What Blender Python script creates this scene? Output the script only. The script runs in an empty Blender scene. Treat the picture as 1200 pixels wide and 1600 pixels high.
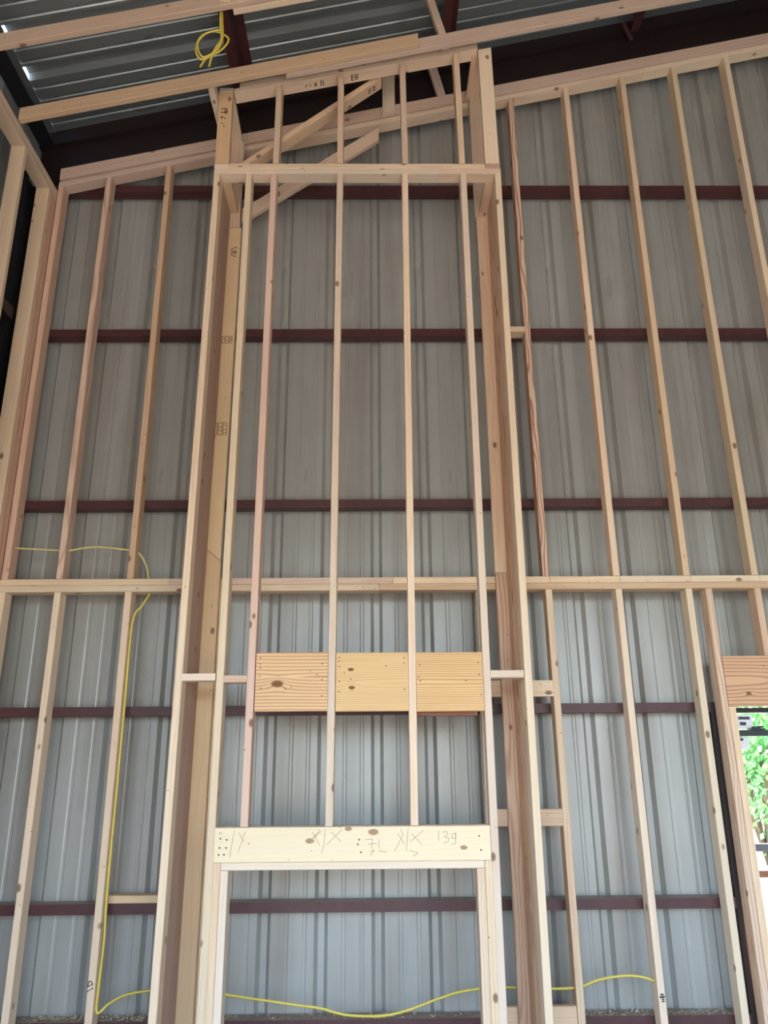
import bpy, bmesh, math, random
from mathutils import Vector, Matrix, noise
random.seed(7)
SC = bpy.context.scene
COL = SC.collection

# ------------------------------------------------------------------ camera
cam_d = bpy.data.cameras.new('camera')
cam = bpy.data.objects.new('camera', cam_d)
COL.objects.link(cam)
CAMR = ((0.9999220, 0.0048202, -0.0115219), (-0.0095098, -0.3041926, -0.9525631), (-0.0080965, 0.9525984, -0.3041230))
mw = Matrix(CAMR).to_4x4()
mw.translation = Vector((0, -4.36, 1.49))
cam.matrix_world = mw
cam_d.sensor_fit = 'VERTICAL'
cam_d.sensor_height = 36
cam_d.lens = 1202 * 36 / 1600
cam_d.clip_end = 300
SC.camera = cam

# ------------------------------------------------------------------ sky, sun, exposure
w = bpy.data.worlds.new('sky')
SC.world = w
w.use_nodes = True
nt = w.node_tree
nt.nodes.clear()
out = nt.nodes.new('ShaderNodeOutputWorld')
bg = nt.nodes.new('ShaderNodeBackground')
sky = nt.nodes.new('ShaderNodeTexSky')
sky.sky_type = 'NISHITA'
sky.sun_disc = False
sky.sun_elevation = math.radians(52)
sky.sun_rotation = math.radians(60)
sky.dust_density = 4.0
sky.ozone_density = .6
bg.inputs[1].default_value = 0.60
nt.links.new(sky.outputs[0], bg.inputs[0])
nt.links.new(bg.outputs[0], out.inputs[0])
sd = bpy.data.lights.new('sun', 'SUN')
sd.energy = 7.5
sd.angle = math.radians(1)
sd.color = (1, .95, .88)
so = bpy.data.objects.new('sun', sd)
COL.objects.link(so)
so.rotation_euler = Vector((-.28, .62, -1.0)).to_track_quat('-Z', 'Y').to_euler()   # comes in through the big doorway behind the camera, onto the floor
# daylight portal in the big doorway behind the camera (guides sampling only)
pd = bpy.data.lights.new('door_portal', 'AREA')
pd.shape = 'RECTANGLE'
pd.size, pd.size_y = 7.1, 3.7
pd.energy = 1
pd.cycles.is_portal = True
po = bpy.data.objects.new('door_portal', pd)
COL.objects.link(po)
po.location = (1.45, -7.4, 1.85)
po.rotation_euler = (math.radians(90), 0, 0)
pd2 = pd.copy()
pd2.size, pd2.size_y = 2.7, 3.2
po2 = bpy.data.objects.new('side_portal', pd2)
COL.objects.link(po2)
po2.location = (-2.4, -4.79, 1.6)
po2.rotation_euler = (math.radians(90), 0, math.radians(-90))
SC.view_settings.view_transform = 'Standard'
SC.view_settings.look = 'None'
SC.view_settings.gamma = 1
SC.view_settings.use_curve_mapping = False
SC.view_settings.exposure = 2.25

# ------------------------------------------------------------------ materials
def srgb(r, g, b):
    f = lambda c: (c / 255 / 12.92) if c / 255 <= .04045 else ((c / 255 + .055) / 1.055) ** 2.4
    return (f(r), f(g), f(b), 1)

class NT:
    def __init__(s, name):
        s.m = bpy.data.materials.new(name)
        s.m.use_nodes = True
        s.t = s.m.node_tree
        s.t.nodes.clear()
        s.o = s.n('ShaderNodeOutputMaterial')
        s.b = s.n('ShaderNodeBsdfPrincipled')
        s.l(s.b.outputs[0], s.o.inputs[0])
    def n(s, typ, **kw):
        nd = s.t.nodes.new(typ)
        for k, v in kw.items():
            setattr(nd, k, v)
        return nd
    def l(s, a, b):
        s.t.links.new(a, b)
    def setv(s, inp, v):
        if hasattr(v, 'bl_idname') or isinstance(v, bpy.types.NodeSocket):
            s.l(v, inp)
        else:
            inp.default_value = v
    def math(s, op, a, b=0.0, clamp=False):
        nd = s.n('ShaderNodeMath', operation=op, use_clamp=clamp)
        s.setv(nd.inputs[0], a)
        s.setv(nd.inputs[1], b)
        return nd.outputs[0]
    def vmath(s, op, a, b):
        nd = s.n('ShaderNodeVectorMath', operation=op)
        s.setv(nd.inputs[0], a)
        s.setv(nd.inputs[1], b)
        return nd
    def mix(s, fac, a, b, blend='MIX'):
        nd = s.n('ShaderNodeMix', data_type='RGBA', blend_type=blend)
        s.setv(nd.inputs[0], fac)
        s.setv(nd.inputs[6], a)
        s.setv(nd.inputs[7], b)
        return nd.outputs[2]
    def ramp(s, v, lo, hi, a=0.0, b=1.0):
        nd = s.n('ShaderNodeMapRange')
        nd.clamp = True
        s.setv(nd.inputs[0], v)
        for i, x in enumerate((lo, hi, a, b)):
            nd.inputs[i + 1].default_value = x
        return nd.outputs[0]
    def noise(s, vec, scale=5, detail=3, rough=.5):
        nd = s.n('ShaderNodeTexNoise')
        s.l(vec, nd.inputs['Vector'])
        nd.inputs['Scale'].default_value = scale
        nd.inputs['Detail'].default_value = detail
        nd.inputs['Roughness'].default_value = rough
        return nd.outputs[0]
    def scale(s, vec, v):
        return s.vmath('MULTIPLY', vec, v).outputs[0]

def wood(name, light, dark, ring=.35, freq=55, streak=.5, knots=(), rough=.75, kdens=.07, warp=.03, pith=.012, kcol=((.13, .045, .015, 1), (.33, .15, .06, 1))):
    """sawn lumber: grain runs along the object's local X axis"""
    k = NT(name)
    tc = k.n('ShaderNodeTexCoord')
    oi = k.n('ShaderNodeObjectInfo')
    P = tc.outputs['Object']
    rnd = oi.outputs['Random']
    cmb = k.n('ShaderNodeCombineXYZ')
    k.l(k.math('MULTIPLY', rnd, 37.0), cmb.inputs[0])
    k.l(k.math('MULTIPLY', rnd, 11.0), cmb.inputs[1])
    k.l(k.math('MULTIPLY', rnd, 5.0), cmb.inputs[2])
    S = k.vmath('ADD', P, cmb.outputs[0]).outputs[0]
    # rings around a pith that wanders off the board
    wob = k.n('ShaderNodeTexNoise')
    k.l(k.scale(S, (1.1, 4, 4)), wob.inputs['Vector'])
    wob.inputs['Scale'].default_value = 1.0
    wob.inputs['Detail'].default_value = 2
    off = k.vmath('SUBTRACT', wob.outputs[1], (.5, .5, .5)).outputs[0]
    Q = k.vmath('ADD', k.scale(P, (.0, 1, 1)), k.scale(off, (0, warp * 2.4, warp * 2.4))).outputs[0]
    cm2 = k.n('ShaderNodeCombineXYZ')
    k.l(k.math('ADD', k.math('MULTIPLY', rnd, .05), pith), cm2.inputs[1])
    k.l(k.math('MULTIPLY', k.math('SUBTRACT', rnd, .5), .06), cm2.inputs[2])
    Q = k.vmath('ADD', Q, cm2.outputs[0]).outputs[0]
    r = k.vmath('LENGTH', Q, (0, 0, 0)).outputs['Value']
    kmask = None
    for (kx, ky, kz, kr) in knots:
        d = k.vmath('LENGTH', k.scale(k.vmath('SUBTRACT', P, (kx, ky, kz)).outputs[0], (.55, 1, 1)), (0, 0, 0)).outputs['Value']
        g = k.math('DIVIDE', kr * kr * .9, k.math('ADD', k.math('MULTIPLY', d, d), kr * kr * .8))
        r = k.math('ADD', r, k.math('MULTIPLY', g, kr * .9))
        km = k.ramp(d, kr * .42, kr * .62, 1, 0)
        kmask = km if kmask is None else k.math('MAXIMUM', kmask, km)
    ringv = k.math('SINE', k.math('MULTIPLY', r, freq * 6.283))
    ringv = k.ramp(ringv, -.2, 1.0, 0, 1)
    ringv = k.math('POWER', ringv, 1.6)
    st = k.noise(k.scale(S, (2.5, 90, 90)), 1, 4, .6)
    st = k.ramp(st, .35, .72)
    bl = k.noise(k.scale(S, (1.2, 9, 9)), 1, 3, .5)
    bl = k.ramp(bl, .3, .75)
    f = k.math('ADD', k.math('MULTIPLY', ringv, ring), k.math('MULTIPLY', st, streak * .5), True)
    f = k.math('ADD', f, k.math('MULTIPLY', bl, streak * .45), True)
    c = k.mix(f, light, dark)
    # board to board variation
    hsv = k.n('ShaderNodeHueSaturation')
    k.l(c, hsv.inputs['Color'])
    k.l(k.ramp(rnd, 0, 1, .488, .502), hsv.inputs['Hue'])
    k.l(k.ramp(k.math('FRACT', k.math('MULTIPLY', rnd, 7.3)), 0, 1, .74, .98), hsv.inputs['Saturation'])
    k.l(k.ramp(k.math('FRACT', k.math('MULTIPLY', rnd, 3.7)), 0, 1, .88, 1.08), hsv.inputs['Value'])
    c = hsv.outputs[0]
    # scattered pin knots and nail marks
    v1 = k.n('ShaderNodeTexVoronoi')
    k.l(k.scale(S, (.6, 1, 1)), v1.inputs['Vector'])
    v1.inputs['Scale'].default_value = 8
    c = k.mix(k.ramp(v1.outputs['Distance'], kdens, kdens + .05, .8, 0), c, (.16, .07, .03, 1))
    v2 = k.n('ShaderNodeTexVoronoi')
    k.l(S, v2.inputs['Vector'])
    v2.inputs['Scale'].default_value = 13
    c = k.mix(k.ramp(v2.outputs['Distance'], .03, .06, .8, 0), c, (.05, .03, .02, 1))
    if kmask is not None:
        kn = k.noise(k.scale(P, (160, 160, 160)), 1, 2)
        c = k.mix(kmask, c, k.mix(kn, kcol[0], kcol[1]))
    k.l(c, k.b.inputs['Base Color'])
    k.b.inputs['Roughness'].default_value = rough
    k.b.inputs['Specular IOR Level'].default_value = .25
    bp = k.n('ShaderNodeBump')
    bp.inputs['Strength'].default_value = .25
    bp.inputs['Distance'].default_value = .002
    k.l(f, bp.inputs['Height'])
    k.l(bp.outputs[0], k.b.inputs['Normal'])
    return k.m

W = {
    'cream': wood('spruce_lumber', srgb(240, 214, 176), srgb(214, 174, 128), .22, 60, .55),
    'pale': wood('pale_lumber', srgb(240, 216, 182), srgb(222, 188, 148), .16, 50, .45),
    'pink': wood('pink_lumber', srgb(236, 196, 170), srgb(220, 168, 140), .15, 50, .6),
    'tan': wood('tan_lumber', srgb(232, 202, 166), srgb(206, 164, 122), .35, 70, .6),
    'yellow': wood('yellow_lumber', srgb(236, 208, 162), srgb(220, 184, 130), .18, 50, .5),
    'brown': wood('brown_lumber', srgb(212, 172, 142), srgb(180, 134, 104), .2, 50, .6),
    'rosy': wood('rosy_rafter_lumber', srgb(222, 192, 166), srgb(196, 160, 132), .2, 45, .6),
    'amber': wood('amber_rafter_lumber', srgb(222, 184, 136), srgb(198, 152, 102), .2, 45, .55),
    'orange': wood('orange_lumber', srgb(228, 184, 138), srgb(200, 142, 94), .3, 60, .55),
    'fir': wood('douglas_fir_lumber', srgb(234, 194, 156), srgb(176, 112, 70), .95, 48, .35, warp=.09),
    'fir3': wood('bright_wavy_fir_lumber', srgb(248, 208, 164), srgb(190, 116, 66), .9, 42, .3, warp=.08),
    'fir2': wood('plain_sawn_fir_lumber', srgb(232, 196, 156), srgb(190, 136, 92), .6, 70, .35, warp=.04),
    'header': wood('header_lumber', srgb(240, 222, 182), srgb(226, 198, 150), .10, 40, .35,
                   knots=((.451, -.02, .015, .022), (.633, -.02, .067, .018), (.752, -.02, .052, .026), (1.18, -.02, -.02, .018)), kcol=((.30, .17, .085, 1), (.55, .36, .2, 1)), kdens=.0),
    'board_a': wood('pine_board_with_knot', srgb(242, 204, 142), srgb(190, 130, 70), .7, 62, .25, warp=.008, knots=((.11, -.02, -.012, .032),), kdens=0),
    'board_b': wood('pine_board_two_knots', srgb(240, 200, 136), srgb(204, 150, 86), .35, 100, .35, warp=.006, knots=((.075, -.02, .06, .016), (.08, -.02, -.03, .017)), kdens=0),
    'board_c': wood('pine_board_straight_grain', srgb(232, 192, 128), srgb(184, 126, 64), .6, 95, .35, warp=.006, kdens=0),
    'board_d': wood('window_header_pine', srgb(238, 178, 106), srgb(178, 106, 52), .7, 55, .3, warp=.02, knots=((.12, -.02, -.07, .016), (.40, -.02, -.02, .05)), kdens=0),
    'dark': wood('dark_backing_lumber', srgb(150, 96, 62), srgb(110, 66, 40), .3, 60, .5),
}

def panel_mat(name, base, stain, rough, metallic, grime, ax=2):
    k = NT(name)
    tc = k.n('ShaderNodeTexCoord')
    P = tc.outputs['Object']
    if ax == 0:                                  # sheets that run along X
        sx = k.n('ShaderNodeSeparateXYZ')
        cx = k.n('ShaderNodeCombineXYZ')
        k.l(P, sx.inputs[0])
        k.l(sx.outputs[1], cx.inputs[0])
        k.l(sx.outputs[2], cx.inputs[1])
        k.l(sx.outputs[0], cx.inputs[2])
        P = cx.outputs[0]
    n1 = k.ramp(k.noise(k.scale(P, (7, 7, .35)), 1, 4, .6), .42, .72)
    n2 = k.ramp(k.noise(k.scale(P, (2.2, 2.2, 1.4)), 1, 3, .6), .4, .8)
    n3 = k.noise(k.scale(P, (6, 6, 1)), 1, 2, .5)
    f = k.math('MULTIPLY', k.math('ADD', k.math('MULTIPLY', n1, .6), k.math('MULTIPLY', n2, .5)), grime)
    c = k.mix(f, base, stain)
    k.l(c, k.b.inputs['Base Color'])
    k.l(k.ramp(n3, .3, .7, rough - .03, rough + .05), k.b.inputs['Roughness'])
    k.b.inputs['Metallic'].default_value = metallic
    bp = k.n('ShaderNodeBump')
    bp.inputs['Strength'].default_value = .12
    bp.inputs['Distance'].default_value = .01
    k.l(k.noise(k.scale(P, (9, 9, 2)), 1, 2, .5), bp.inputs['Height'])
    k.l(bp.outputs[0], k.b.inputs['Normal'])
    return k.m

def simple(name, col, rough=.6, metallic=0.0, var=.0, scale=30, emit=None):
    k = NT(name)
    if var:
        tc = k.n('ShaderNodeTexCoord')
        v = k.noise(tc.outputs['Object'], scale, 4, .6)
        c2 = tuple(x * (1 - var) for x in col[:3]) + (1,)
        k.l(k.mix(k.ramp(v, .3, .7), col, c2), k.b.inputs['Base Color'])
    else:
        k.b.inputs['Base Color'].default_value = col
    k.b.inputs['Roughness'].default_value = rough
    k.b.inputs['Metallic'].default_value = metallic
    return k.m

M_WALL = panel_mat('wall_sheet_metal', srgb(166, 167, 162), srgb(130, 118, 104), .3, .08, .7)
M_LEFT = panel_mat('left_wall_sheet_metal', srgb(158, 164, 162), srgb(124, 122, 114), .36, .1, .5)
M_ROOF = panel_mat('roof_sheet_metal', srgb(138, 144, 144), srgb(106, 108, 104), .3, .4, .5, 0)
def red_steel():
    k = NT('red_oxide_steel')
    tc = k.n('ShaderNodeTexCoord')
    g = k.n('ShaderNodeNewGeometry')
    sp = k.n('ShaderNodeSeparateXYZ')
    k.l(g.outputs['Normal'], sp.inputs[0])
    v = k.ramp(k.noise(k.scale(tc.outputs['Object'], (1, 1, 1)), 14, 5, .65), .35, .7)
    c = k.mix(v, srgb(84, 46, 46), srgb(70, 38, 40))
    up = k.math('MULTIPLY', k.ramp(sp.outputs[2], .6, .95), k.ramp(k.noise(tc.outputs['Object'], 8, 3, .6), .2, .5, .6, 1))
    c = k.mix(up, c, srgb(150, 130, 116))       # dust lying on the top flanges
    k.l(c, k.b.inputs['Base Color'])
    k.b.inputs['Roughness'].default_value = .5
    return k.m
M_RED = red_steel()
M_FRAME = simple('dark_primed_steel', srgb(40, 25, 25), .55, 0, .25, 12)
M_BLACK = simple('black_steel', srgb(34, 34, 40), .5, 0, .2, 12)
M_CABLE = simple('yellow_cable_jacket', srgb(222, 200, 84), .45)
M_CABLE2 = simple('pale_yellow_cable_jacket', srgb(222, 208, 130), .45)
M_INK = simple('black_ink', srgb(34, 30, 28), .8)
M_STAMP = simple('brown_stamp_ink', srgb(104, 70, 44), .9)
M_PENCIL = simple('pencil_graphite', srgb(184, 168, 142), .7)
M_SAW = simple('sawdust_flakes', srgb(244, 226, 192), .9, 0, .3, 60)
M_CONC = simple('concrete_slab', srgb(182, 174, 162), .8, 0, .25, 3)
M_GRAVEL = simple('pale_gravel', srgb(226, 220, 206), .95, 0, .2, 6)
M_DIRT = simple('brown_dirt', srgb(100, 93, 84), .95, 0, .3, 2)
M_BRONZE = simple('dark_bronze_frame', srgb(40, 46, 48), .4)
M_GREYF = simple('grey_sash_frame', srgb(104, 108, 112), .4)
M_BROWNF = simple('brown_trim', srgb(140, 96, 74), .6)
M_LABEL = simple('white_paper_label', srgb(236, 236, 240), .6)
M_LBLINK = simple('label_print', srgb(60, 66, 84), .6)
M_BARK = simple('bark', srgb(90, 74, 58), .9, 0, .3, 20)
def leaf_mat():
    k = NT('leaves')
    g = k.n('ShaderNodeNewGeometry')
    c = k.mix(g.outputs['Random Per Island'], srgb(46, 112, 62), srgb(98, 150, 84))
    k.l(c, k.b.inputs['Base Color'])
    k.b.inputs['Roughness'].default_value = .55
    tr = k.n('ShaderNodeBsdfTranslucent')
    k.l(c, tr.inputs[0])
    mx = k.n('ShaderNodeMixShader')
    mx.inputs[0].default_value = .35
    k.l(k.b.outputs[0], mx.inputs[1])
    k.l(tr.outputs[0], mx.inputs[2])
    k.l(mx.outputs[0], k.o.inputs[0])
    return k.m
M_LEAF = leaf_mat()
def glass_mat():
    k = NT('window_glass')
    tb = k.n('ShaderNodeBsdfTransparent')
    gl = k.n('ShaderNodeBsdfGlossy')
    gl.inputs['Roughness'].default_value = .02
    fr = k.n('ShaderNodeFresnel')
    fr.inputs[0].default_value = 1.5
    mx = k.n('ShaderNodeMixShader')
    k.l(fr.outputs[0], mx.inputs[0])
    k.l(tb.outputs[0], mx.inputs[1])
    k.l(gl.outputs[0], mx.inputs[2])
    k.l(mx.outputs[0], k.o.inputs[0])
    return k.m
M_GLASS = glass_mat()

# ------------------------------------------------------------------ helpers
def tag(o, label=None, cat=None, group=None, kind=None):
    for k_, v in (('label', label), ('category', cat), ('group', group), ('kind', kind)):
        if v:
            o[k_] = v
    return o

def empty(name, loc=(0, 0, 0)):
    o = bpy.data.objects.new(name, None)
    o.empty_display_size = .1
    o.location = loc
    COL.objects.link(o)
    return o

def wloc(o):
    v = Vector(o.location)
    while o.parent:
        o = o.parent
        v = v + Vector(o.location)
    return v

def link(name, me, mat, parent=None, loc=(0, 0, 0), rot=None):
    o = bpy.data.objects.new(name, me)
    if mat and not me.materials:
        me.materials.append(mat)
    COL.objects.link(o)
    if rot is not None:
        o.rotation_mode = 'QUATERNION'
        o.rotation_quaternion = rot
    if parent:
        o.parent = parent
        q = parent
        m = Matrix.Identity(4)
        chain = []
        while q:
            chain.append(q)
            q = q.parent
        for q in reversed(chain):
            mm = Matrix.Translation(q.location)
            if q.rotation_mode == 'QUATERNION':
                mm = mm @ q.rotation_quaternion.to_matrix().to_4x4()
            m = m @ mm
        local = m.inverted() @ (Matrix.Translation(loc) @ (rot.to_matrix().to_4x4() if rot is not None else Matrix.Identity(4)))
        o.rotation_mode = 'QUATERNION'
        o.location = local.to_translation()
        o.rotation_quaternion = local.to_quaternion()
    else:
        o.location = loc
    return o

def mesh(name, verts, faces):
    me = bpy.data.meshes.new(name)
    me.from_pydata(verts, [], faces)
    me.update()
    return me

def lumber(name, parent, mat, p0, p1, yd, w, h, n0=None, n1=None, c=.003, bow=0.0, zoff=0.0):
    """a stick from p0 to p1 (centre line): w along direction yd, h across; n0/n1 = normals of the end cuts"""
    p0, p1 = Vector(p0), Vector(p1)
    L = (p1 - p0).length
    x = (p1 - p0).normalized()
    y = Vector(yd)
    y = (y - x * y.dot(x)).normalized()
    z = x.cross(y)
    R = Matrix((x, y, z)).transposed()
    c = min(c, w * .2, h * .2)
    ring = [(-w / 2 + c, -h / 2), (w / 2 - c, -h / 2), (w / 2, -h / 2 + c), (w / 2, h / 2 - c),
            (w / 2 - c, h / 2), (-w / 2 + c, h / 2), (-w / 2, h / 2 - c), (-w / 2, -h / 2 + c)]
    seg = 5 if bow else 1
    verts, faces = [], []
    Rt = R.transposed()
    a0 = Rt @ Vector(n0) if n0 else Vector((1, 0, 0))
    a1 = Rt @ Vector(n1) if n1 else Vector((1, 0, 0))
    for i in range(seg + 1):
        t = i / seg
        for (yy, zz) in ring:
            xx = L * t
            b = bow * 4 * t * (1 - t)
            if i == 0:
                xx = -(a0.y * yy + a0.z * zz) / a0.x
            if i == seg:
                xx = L - (a1.y * yy + a1.z * zz) / a1.x
            verts.append((xx, yy + b, zz))
    for i in range(seg):
        for k_ in range(8):
            a, b_ = i * 8 + k_, i * 8 + (k_ + 1) % 8
            faces.append((a, a + 8, b_ + 8, b_))
    faces.append(tuple(range(8)))
    faces.append(tuple(seg * 8 + k_ for k_ in reversed(range(8))))
    me = mesh(name, verts, faces)
    return link(name, me, W[mat] if isinstance(mat, str) else mat, parent, p0, R.to_quaternion())

def vert(name, parent, mat, x0, x1, y0, y1, z0, z1, s0=0.0, s1=0.0, lean=0.0, bow=0.0):
    """upright stick; s0/s1 slope of bottom/top cut in X; lean = X shift of the top"""
    cx, cy = (x0 + x1) / 2, (y0 + y1) / 2
    return lumber(name, parent, mat, (cx, cy, z0), (cx + lean, cy, z1), (1, 0, 0), x1 - x0, y1 - y0,
                  (-s0, 0, 1), (-s1, 0, 1), bow=bow)

def horx(name, parent, mat, x0, x1, y0, y1, z0, z1):
    cy, cz = (y0 + y1) / 2, (z0 + z1) / 2
    return lumber(name, parent, mat, (x0, cy, cz), (x1, cy, cz), (0, 1, 0), y1 - y0, z1 - z0)

def hory(name, parent, mat, x0, x1, y0, y1, z0, z1, dz=0.0):
    cx, cz = (x0 + x1) / 2, (z0 + z1) / 2
    return lumber(name, parent, mat, (cx, y0, cz), (cx, y1, cz + dz), (1, 0, 0), x1 - x0, z1 - z0)

def slopex(name, parent, mat, x0, x1, y0, y1, zb, s, t):
    """stick along X rising with slope s; zb = height of its underside at X=0; t = vertical thickness; plumb-cut ends"""
    cy = (y0 + y1) / 2
    return lumber(name, parent, mat, (x0, cy, zb + s * x0 + t / 2), (x1, cy, zb + s * x1 + t / 2), (0, 1, 0),
                  y1 - y0, t * math.cos(math.atan(s)), (1, 0, 0), (1, 0, 0))

def tube(name, parent, mat, pts, r=.0045, flat=1.0, n=7, up=(0, 1, 0), sub=6):
    P = [Vector(p) for p in pts]
    Q = []
    for i in range(len(P) - 1):
        a, b, c_, d = P[max(i - 1, 0)], P[i], P[i + 1], P[min(i + 2, len(P) - 1)]
        for k_ in range(sub):
            t = k_ / sub
            Q.append(.5 * ((2 * b) + (c_ - a) * t + (2 * a - 5 * b + 4 * c_ - d) * t * t + (3 * b - a - 3 * c_ + d) * t ** 3))
    Q.append(P[-1])
    o = Q[0].copy()
    verts, faces = [], []
    for i, q in enumerate(Q):
        tdir = (Q[min(i + 1, len(Q) - 1)] - Q[max(i - 1, 0)]).normalized()
        u = Vector(up)
        u = (u - tdir * u.dot(tdir)).normalized()
        v = tdir.cross(u)
        for k_ in range(n):
            a = 2 * math.pi * k_ / n
            verts.append(q - o + u * math.cos(a) * r * flat + v * math.sin(a) * r)
    for i in range(len(Q) - 1):
        for k_ in range(n):
            a, b = i * n + k_, i * n + (k_ + 1) % n
            faces.append((a, b, b + n, a + n))
    faces.append(tuple(reversed(range(n))))
    faces.append(tuple((len(Q) - 1) * n + k_ for k_ in range(n)))
    me = mesh(name, verts, faces)
    for p in me.polygons:
        p.use_smooth = True
    return link(name, me, mat, parent, o)

def boxes(name, parent, mat, bl, loc=None):
    bl = [tuple(b) for b in bl]
    o = Vector(loc) if loc else Vector((min(b[0] for b in bl), min(b[2] for b in bl), min(b[4] for b in bl)))
    verts, faces = [], []
    for (x0, x1, y0, y1, z0, z1) in bl:
        k_ = len(verts)
        for z in (z0, z1):
            for (x, y) in ((x0, y0), (x1, y0), (x1, y1), (x0, y1)):
                verts.append((x - o.x, y - o.y, z - o.z))
        for f in ((0, 3, 2, 1), (4, 5, 6, 7), (0, 1, 5, 4), (1, 2, 6, 5), (2, 3, 7, 6), (3, 0, 4, 7)):
            faces.append(tuple(k_ + q for q in f))
    me = mesh(name, verts, faces)
    return link(name, me, mat, parent, o)

def extrude(name, parent, mat, prof, p0, p1, u, v, closed=True):
    """sweep a 2-D outline (list of (a,b) along u,v) from p0 to p1"""
    p0, p1, u, v = Vector(p0), Vector(p1), Vector(u), Vector(v)
    n = len(prof)
    verts = [u * a + v * b for a, b in prof] + [(p1 - p0) + u * a + v * b for a, b in prof]
    faces = [(i, (i + 1) % n, n + (i + 1) % n, n + i) for i in range(n if closed else n - 1)]
    if closed:
        faces += [tuple(reversed(range(n))), tuple(range(n, 2 * n))]
    bm = bmesh.new()
    vs = [bm.verts.new(q) for q in verts]
    for f in faces:
        bm.faces.new([vs[i] for i in f])
    bmesh.ops.recalc_face_normals(bm, faces=bm.faces)
    me = bpy.data.meshes.new(name)
    bm.to_mesh(me)
    bm.free()
    return link(name, me, mat, parent, p0)

def strokes(name, parent, mat, lines, o, u, v, width):
    """thin raised ink / pencil strokes drawn on a plane through o spanned by u, v"""
    o, u, v = Vector(o), Vector(u).normalized(), Vector(v).normalized()
    nrm = u.cross(v).normalized()
    verts, faces = [], []
    for ln in lines:
        for (a, b), (c_, d) in zip(ln[:-1], ln[1:]):
            A, B = u * a + v * b, u * c_ + v * d
            t = (B - A).normalized()
            s = nrm.cross(t) * width / 2
            A2, B2 = A - t * width * .3, B + t * width * .3
            k_ = len(verts)
            for q in (A2 - s, A2 + s, B2 + s, B2 - s):
                verts.append(q - nrm * .0002)
            for q in (A2 - s, A2 + s, B2 + s, B2 - s):
                verts.append(q + nrm * .0006)
            for f in ((0, 3, 2, 1), (4, 5, 6, 7), (0, 1, 5, 4), (1, 2, 6, 5), (2, 3, 7, 6), (3, 0, 4, 7)):
                faces.append(tuple(k_ + q for q in f))
    me = mesh(name, verts, faces)
    so_ = link(name, me, mat, parent, o)
    so_['kind'] = 'stuff'
    return so_

# ------------------------------------------------------------------ shell of the building
def profile(a0, a1, phase, depth=.030, pitch=.3048, md=.003, hb=.036, ht=.016):
    """corrugation points (along, outward) between a0 and a1"""
    pts = []
    k0 = int(math.floor((a0 - phase) / pitch)) - 1
    k1 = int(math.ceil((a1 - phase) / pitch)) + 1
    for k_ in range(k0, k1 + 1):
        c = phase + pitch * k_
        pts += [(c - hb, 0), (c - ht, depth), (c + ht, depth), (c + hb, 0)]
        for m_ in (.120, .217):
            pts += [(c + m_ - .013, 0), (c + m_ - .006, md), (c + m_ + .006, md), (c + m_ + .013, 0)]
    def h(a):
        for (x0, y0), (x1, y1) in zip(pts[:-1], pts[1:]):
            if x0 <= a <= x1:
                return y0 + (y1 - y0) * (a - x0) / (x1 - x0) if x1 > x0 else y0
        return 0
    res = [(a0, h(a0))] + [p for p in pts if a0 < p[0] < a1] + [(a1, h(a1))]
    return res

def sheet(name, parent, mat, prof, P, org):
    """P(a, d, e) -> point for profile point a,d at end e (0/1); given 0.6 mm of thickness"""
    n = len(prof)
    org = Vector(org)
    verts = [Vector(P(a, d, 0)) - org for a, d in prof] + [Vector(P(a, d, 1)) - org for a, d in prof]
    verts += [Vector(P(a, d + .0008, 0)) - org for a, d in prof] + [Vector(P(a, d + .0008, 1)) - org for a, d in prof]
    faces = [(i, i + 1, n + i + 1, n + i) for i in range(n - 1)]
    faces += [(2 * n + i, 3 * n + i, 3 * n + i + 1, 2 * n + i + 1) for i in range(n - 1)]
    return link(name, mesh(name, verts, faces), mat, parent, org)

XL, XR, YB, YW = -2.40, 8.0, -7.4, .212
roofz = lambda x: 5.885 + .25 * (x + 2.33)

floor = boxes('floor', None, M_CONC, [(XL - .1, XR + .1, YB - .1, YW + .1, -.12, 0)])
tag(floor, kind='structure')

wall_back = tag(empty('wall_back', (0, YW, 0)), kind='structure')
edges = [XL] + [2.0 + .9144 * k_ for k_ in range(-4, 7)] + [XR]
edges = sorted(e for e in edges if XL <= e <= XR)
for a0, a1 in zip(edges[:-1], edges[1:]):
    if a1 - a0 < .01:
        continue
    pr = profile(a0, a1, -.299)
    spans = [(0, None)]
    if abs(a0 - 2.0) < .01:
        spans = [(0, .46), (1.765, None)]
    for z0, z1 in spans:
        sheet('metal_panel', wall_back, M_WALL, pr,
              lambda a, d, e, z0=z0, z1=z1: (a, YW + d, z0 if e == 0 else (z1 if z1 is not None else roofz(a) - .001)), (a0, YW, z0))

wall_left = tag(empty('wall_left', (XL, 0, 0)), kind='structure')
y = YW + .03
while y > YB:
    y0 = max(y - .9144, YB)
    sheet('metal_panel', wall_left, M_LEFT, profile(y0, y, -.15), lambda a, d, e, zb=(3.2 if -6.2 < y0 and y < -3.3 else 0): (XL - d, a, 5.862 if e else zb), (XL, y0, 0))
    y = y0

ceiling = tag(empty('ceiling', (0, 0, 6.6)), kind='structure')
y = YW + .05
XE = -2.335
while y > YB:
    y0 = max(y - .9144, YB)
    sheet('roof_panel', ceiling, M_ROOF, profile(y0, y, -.307, .044, md=.006, hb=.055, ht=.032),
          lambda a, d, e: ((XR, a, roofz(XR) + d) if e else (XE, a, roofz(XE) + d)), (XE, y0, roofz(XE)))
    y = y0

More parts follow.
